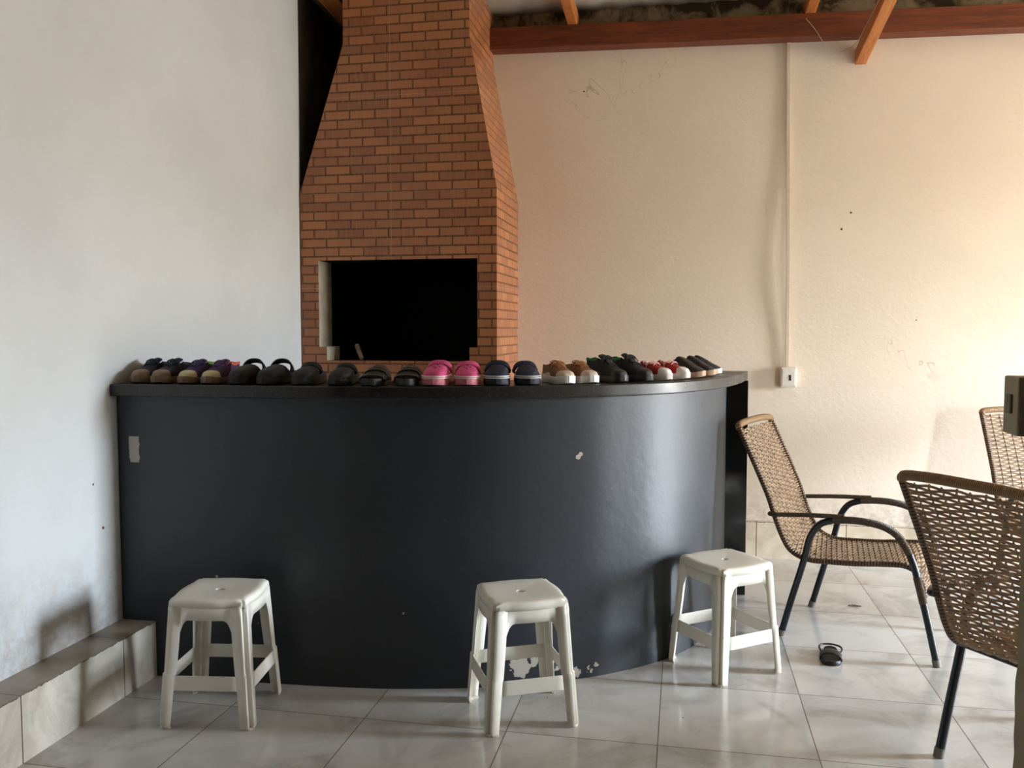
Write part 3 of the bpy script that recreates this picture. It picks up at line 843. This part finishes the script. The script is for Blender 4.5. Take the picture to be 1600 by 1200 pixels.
def make_clog(label, col, sole_c, stripe_c=None, Ln=.25, W=.053, strap='up', group=None, holes=True):
    r = shoe_root('clog', label, 'shoe', group)
    mu = mat('clog_foam', col, .62, var=.1, spec=.35); ms = mat('clog_sole', sole_c, .65)
    mb = MB(); sole(mb, Ln, W, .026, .024, .006); mb.build('sole', ms, r)
    mb = MB(); upper(mb, Ln, W, .022, [(0, .048), (.2, .046), (.42, .050), (.46, .072), (.55, .080), (.68, .072), (.82, .064), (.93, .054), (1, .026)], open_to=.44, inset=.001)
    up = mb.build('upper', mu, r, subsurf=1)
    if stripe_c:
        m = mat('clog_stripe', stripe_c, .5); mb = MB()
        for z in (.0295, .0365):
            for sg in (1,):
                pts = []
                for t in [.30, .4, .5, .6, .7, .78, .85, .9, .94, .97, .99]:
                    pts.append(((t - .5) * Ln * 1.0 + .001, foot_w(t, W) + .0012 - (z - .029) * .12, z))
                full = [(x, -y, z_) for x, y, z_ in pts] + [(Ln * .5 + .0010, 0, z)] + pts[::-1]
                mb.tube(full, .0026, 6)
        mb.build('stripe', m, r)
    if holes:
        mb = MB()
        for (t, u, z) in ((.60, 0, .078), (.60, .45, .073), (.60, -.45, .073), (.70, .22, .0715), (.70, -.22, .0715), (.78, 0, .0675), (.78, .42, .061), (.78, -.42, .061), (.70, .62, .062), (.70, -.62, .062)):
            x = (t - .5) * Ln; y = u * W
            mb.tube([(x, y, z - .004), (x, y, z + .0006)], .0034, 8)
        mb.build('vent_holes', M_BLK, up)
    # strap
    mb = MB(); rows = []
    for k in range(17):
        a = PI * k / 16; ca, sa = math.cos(a), math.sin(a)
        if strap == 'up': c = Vector((-.012 - .012 * sa, -.048 * math.copysign(abs(ca) ** .8, ca), .050 + .040 * sa))
        elif strap == 'fwd': c = Vector((-.004 + .002 * sa, -.047 * math.copysign(abs(ca) ** .75, ca), .050 + .034 * sa))
        else: c = Vector((-.012 - .115 * sa, -.046 * ca, .052 + .012 * sa))
        hw = .011
        ax = {'up': Vector((.75, 0, .66)), 'fwd': Vector((.7, 0, -.7)), 'back': Vector((0, 0, 1))}[strap]
        rows.append([c - ax * hw, c - ax * hw * .4, c + ax * hw * .4, c + ax * hw])
    mb.grid(rows); hs = mb.build('heel_strap', mu, r, solid=.007)
    mb = MB()
    for sg in (-1, 1):
        mb = MB(); mb.tube([(-.006, sg * .0455, .053), (-.006, sg * .0520, .053)], .008, 12); mb.build('rivet', ms, hs)
    return r

def make_slide(label, col, trim=None, Ln=.255, W=.050, bands=1, group=None):
    r = shoe_root('slide_sandal', label, 'sandal', group)
    mu = mat('slide_strap', col, .5, var=.1); ms = mat('slide_sole', tuple(max(8, c - 6) for c in col), .6)
    mb = MB(); sole(mb, Ln, W, .034, .026, .004); mb.build('sole', ms, r)
    spec = [(.66, .052, .068)] if bands == 1 else [(.74, .028, .054), (.52, .030, .074)]
    for t, hw, H in spec:
        x0 = (t - .5) * Ln; mb = MB(); rows = []
        for k in range(17):
            a = PI * k / 16; wd = W + .002
            rows.append([(x0 + hw * u + .006 * math.sin(a), -wd * math.cos(a) * (1 - .04 * abs(u)), .018 + (H - .018) * math.sin(a) ** .7 - .008 * (u + 1) * math.sin(a)) for u in (-1, -.5, 0, .5, 1)])
        mb.grid(rows); s_ = mb.build('strap', mu, r, solid=.005)
        if trim:
            mb = MB()
            for e in ((1,) if bands == 2 else (1, -1)):
                u = e * .96
                pts = [Vector((x0 + hw * u + .006 * math.sin(PI * k / 16) + .002 * e, -(W + .004) * math.cos(PI * k / 16) * .97, .020 + (H - .018) * math.sin(PI * k / 16) ** .7 - .008 * (u + 1) * math.sin(PI * k / 16) + .002)) for k in range(1, 16)]
                mb.tube(pts, .0022, 6)
            if bands == 2 and t < .6:
                for k in range(3, 14):
                    a = PI * k / 16
                    p = Vector((x0 + .006, -(W + .004) * math.cos(a), .022 + (H - .018) * math.sin(a) ** .7 - .008 * math.sin(a)))
                    mb.tube([p, p + Vector((0, 0, .003))], .003, 6)
            mb.build('metal_trim', simple('studded_silver_trim', srgb(150, 142, 130), .3, metal=.8), s_)
    return r

def make_slipon(label, col, sole_c, Ln=.255, W=.047, group=None):
    r = shoe_root('slip_on_shoe', label, 'shoe', group)
    mu = mat('slip_on_upper', col, .7, var=.2, scale=70, bump=.2); ms = mat('slip_on_sole', sole_c, .6)
    mb = MB(); sole(mb, Ln, W, .028, .024, .010); mb.build('sole', ms, r)
    mb = MB(); upper(mb, Ln, W, .022, [(0, .060), (.12, .058), (.3, .054), (.42, .076), (.48, .096), (.56, .093), (.70, .072), (.85, .050), (.95, .040), (1, .026)], open_to=.45, inset=.003)
    mb.build('upper', mu, r, subsurf=1)
    mb = MB(); sole(mb, Ln * .86, W * .8, .003, .003, 0)
    mb.v = [(x, y, z + .030) for x, y, z in mb.v]; mb.build('insole', mat('insole', (60, 52, 46), .8), r)
    return r

ZS = 1.1803
def put(o, x, y, hd, s=1.0):
    o.location = (x, y, ZS); o.rotation_euler = (0, 0, hd); o.scale = (s, s, s); return o
def again(o, x, y, hd, label, s=1.0):
    c = copy_tree(o, (x, y, ZS), hd, label); c.scale = (s, s, s); return c

GEN = [('green_lining', (70, 130, 70)), ]
m_green = mat('green_lining', (60, 128, 74), .7); m_orange = mat('orange_collar', (222, 104, 84), .7); m_gcol = mat('lime_collar', (104, 150, 60), .7)

d90 = -PI / 2
# left end: navy pair, then the purple pair
s = make_sneaker('dark navy sneaker with tan toe, leftmost on the counter against the white wall', (26, 30, 40), (128, 106, 82), (30, 44, 66), toe_c=(132, 106, 82), group='sneakers on the counter')
put(s, -2.135, 3.215, d90 + .0)
again(s, -2.040, 3.212, d90 - .02, 'dark navy sneaker with tan toe, beside the purple sneakers')
s = make_sneaker('purple sneaker with cream toe, next to the navy sneakers', (64, 40, 84), (120, 92, 70), (70, 60, 110), toe_c=(196, 180, 140), lining=m_gcol, group='sneakers on the counter')
put(s, -1.925, 3.205, d90 + .02, .97)
s = make_sneaker('purple sneaker with cream toe and orange collar, next to the black clogs', (72, 40, 78), (120, 92, 70), (90, 60, 110), toe_c=(200, 184, 144), lining=m_orange, group='sneakers on the counter')
put(s, -1.825, 3.207, d90 + .02, .97)
k = make_clog('black clog with raised strap, beside the orange collared purple sneaker', (26, 26, 28), (20, 20, 22), strap='up', group='black clogs on the counter', holes=False)
put(k, -1.695, 3.205, d90 - .12, 1.0)
again(k, -1.575, 3.207, d90 - .12, 'black clog with raised strap, second from the purple sneakers')
k = make_clog('plain black clog overlapping the chimney\'s left edge', (34, 33, 34), (22, 22, 23), strap='fwd', group='black clogs on the counter', holes=False)
put(k, -1.447, 3.210, d90, .93)
again(k, -1.305, 3.222, d90 + .03, 'plain black clog under the left jamb of the barbecue mouth', .90)
k = make_slide('black slide with silver studded bands, left one of its pair', (30, 30, 28), True, bands=2, W=.046, group='studded black slides on the counter')
put(k, -1.175, 3.232, d90 + .08)
again(k, -1.050, 3.255, d90 + .14, 'black slide with silver studded bands, beside the pink clog')
k = make_clog('bright pink clog with white stripes, beside the studded slides', (214, 84, 132), (206, 120, 130), (236, 206, 206), strap='fwd', group='pink clogs on the counter')
put(k, -.940, 3.285, d90 + .06, 1.02)
again(k, -.832, 3.315, d90 + .20, 'bright pink clog with white stripes, beside the navy clog', .98)
k = make_clog('navy clog with white stripes, beside the pink clog', (34, 40, 60), (28, 30, 40), (206, 204, 206), strap='fwd', group='navy clogs on the counter')
put(k, -.720, 3.352, d90 + .16, 1.0)
again(k, -.617, 3.395, d90 + .34, 'navy clog with white stripes, beside the tan sneaker', .97)
s = make_sneaker('tan brown sneaker with white sole, beside the navy clog', (140, 92, 58), (232, 228, 224), (172, 112, 66), toe_c=(206, 186, 166), group='tan sneakers on the counter', sh=.030, top_h=.084)
put(s, -.498, 3.452, d90 + .52, .97)
again(s, -.418, 3.520, d90 + .62, 'tan brown sneaker with white sole, beside the black sneaker', .95)
s = make_sneaker('black sneaker with green lining, beside the tan sneakers', (20, 20, 22), (52, 50, 50), (24, 22, 24), toe_c=(44, 42, 42), lining=m_green, group='black sneakers on the counter', top_h=.104)
put(s, -.315, 3.595, d90 + .72, .97)
again(s, -.225, 3.672, d90 + .82, 'black sneaker with green lining, beside the red shoe', .99)
s = make_sneaker('red canvas shoe with white rubber toe, beside the black sneakers', (172, 36, 34), (228, 222, 216), (214, 170, 160), toe_c=(232, 226, 222), group='red canvas shoes on the counter', top_h=.074, W=.044)
put(s, -.150, 3.765, d90 + .90, .97)
again(s, -.080, 3.868, d90 + .98, 'red canvas shoe with white rubber toe, beside the tan soled slip-on', .97)
k = make_slipon('black slip-on shoe with tan sole, beside the red shoe', (40, 30, 30), (190, 152, 124), group='black slip-on shoes on the counter')
put(k, -.018, 3.985, d90 + 1.12, 1.0)
again(k, .030, 4.125, d90 + 1.22, 'black slip-on shoe with tan sole, farther from the red shoes', 1.0)
k = make_slipon('black slip-on shoe with white sole, last in the row at the counter\'s right end', (34, 30, 32), (226, 222, 214), group='black slip-on shoes on the counter')
put(k, .062, 4.270, d90 + 1.34, .97)


# ------------------------------------------------------------------ sandal dropped on the floor
sd = empty('small_sandal', (.63, 3.80, 0), math.radians(-98), 'small black sandal lying alone on the tiled floor by the armchair', 'sandal')
mk = mat('black_rubber', (24, 23, 24), .5)
mb = MB(); sole(mb, .19, .042, .022, .018, .004); mb.build('sole', mk, sd)
mb = MB(); rows = []
for k in range(13):
    a = PI * k / 12
    rows.append([(.030 + .030 * u + .004 * math.sin(a), -.043 * math.cos(a), .012 + .030 * math.sin(a) ** .7) for u in (-1, -.4, .4, 1)])
mb.grid(rows); mb.build('strap', mk, sd, solid=.004)
mb = MB(); P = catmull([(-.01, -.036, .022), (-.050, -.046, .026), (-.085, -.036, .027), (-.098, 0, .028), (-.085, .036, .027), (-.050, .046, .026), (-.01, .036, .022)], 5)
mb.tube(P, .0042, 8); mb.build('heel_strap', mk, sd)
# dry leaf bits on the tiles
lf = MB(); 
for k in range(5):
    a = k * 1.3; lf.add([(0.012 * k - .03, 0, .001), (0.012 * k - .02, .008 * math.sin(a), .009), (0.012 * k - .008, 0.004, .002), (0.012 * k - .02, -.008, .001)], [(0, 1, 2, 3)])
o = lf.build('dry_leaf', mat('dry_leaf', (110, 98, 80), .8), smooth=False, solid=.0008); o.location = (.86, 4.55, 0.001)
tag(o, 'tiny crumpled grey leaf on the tiles under the side-on armchair', 'leaf')
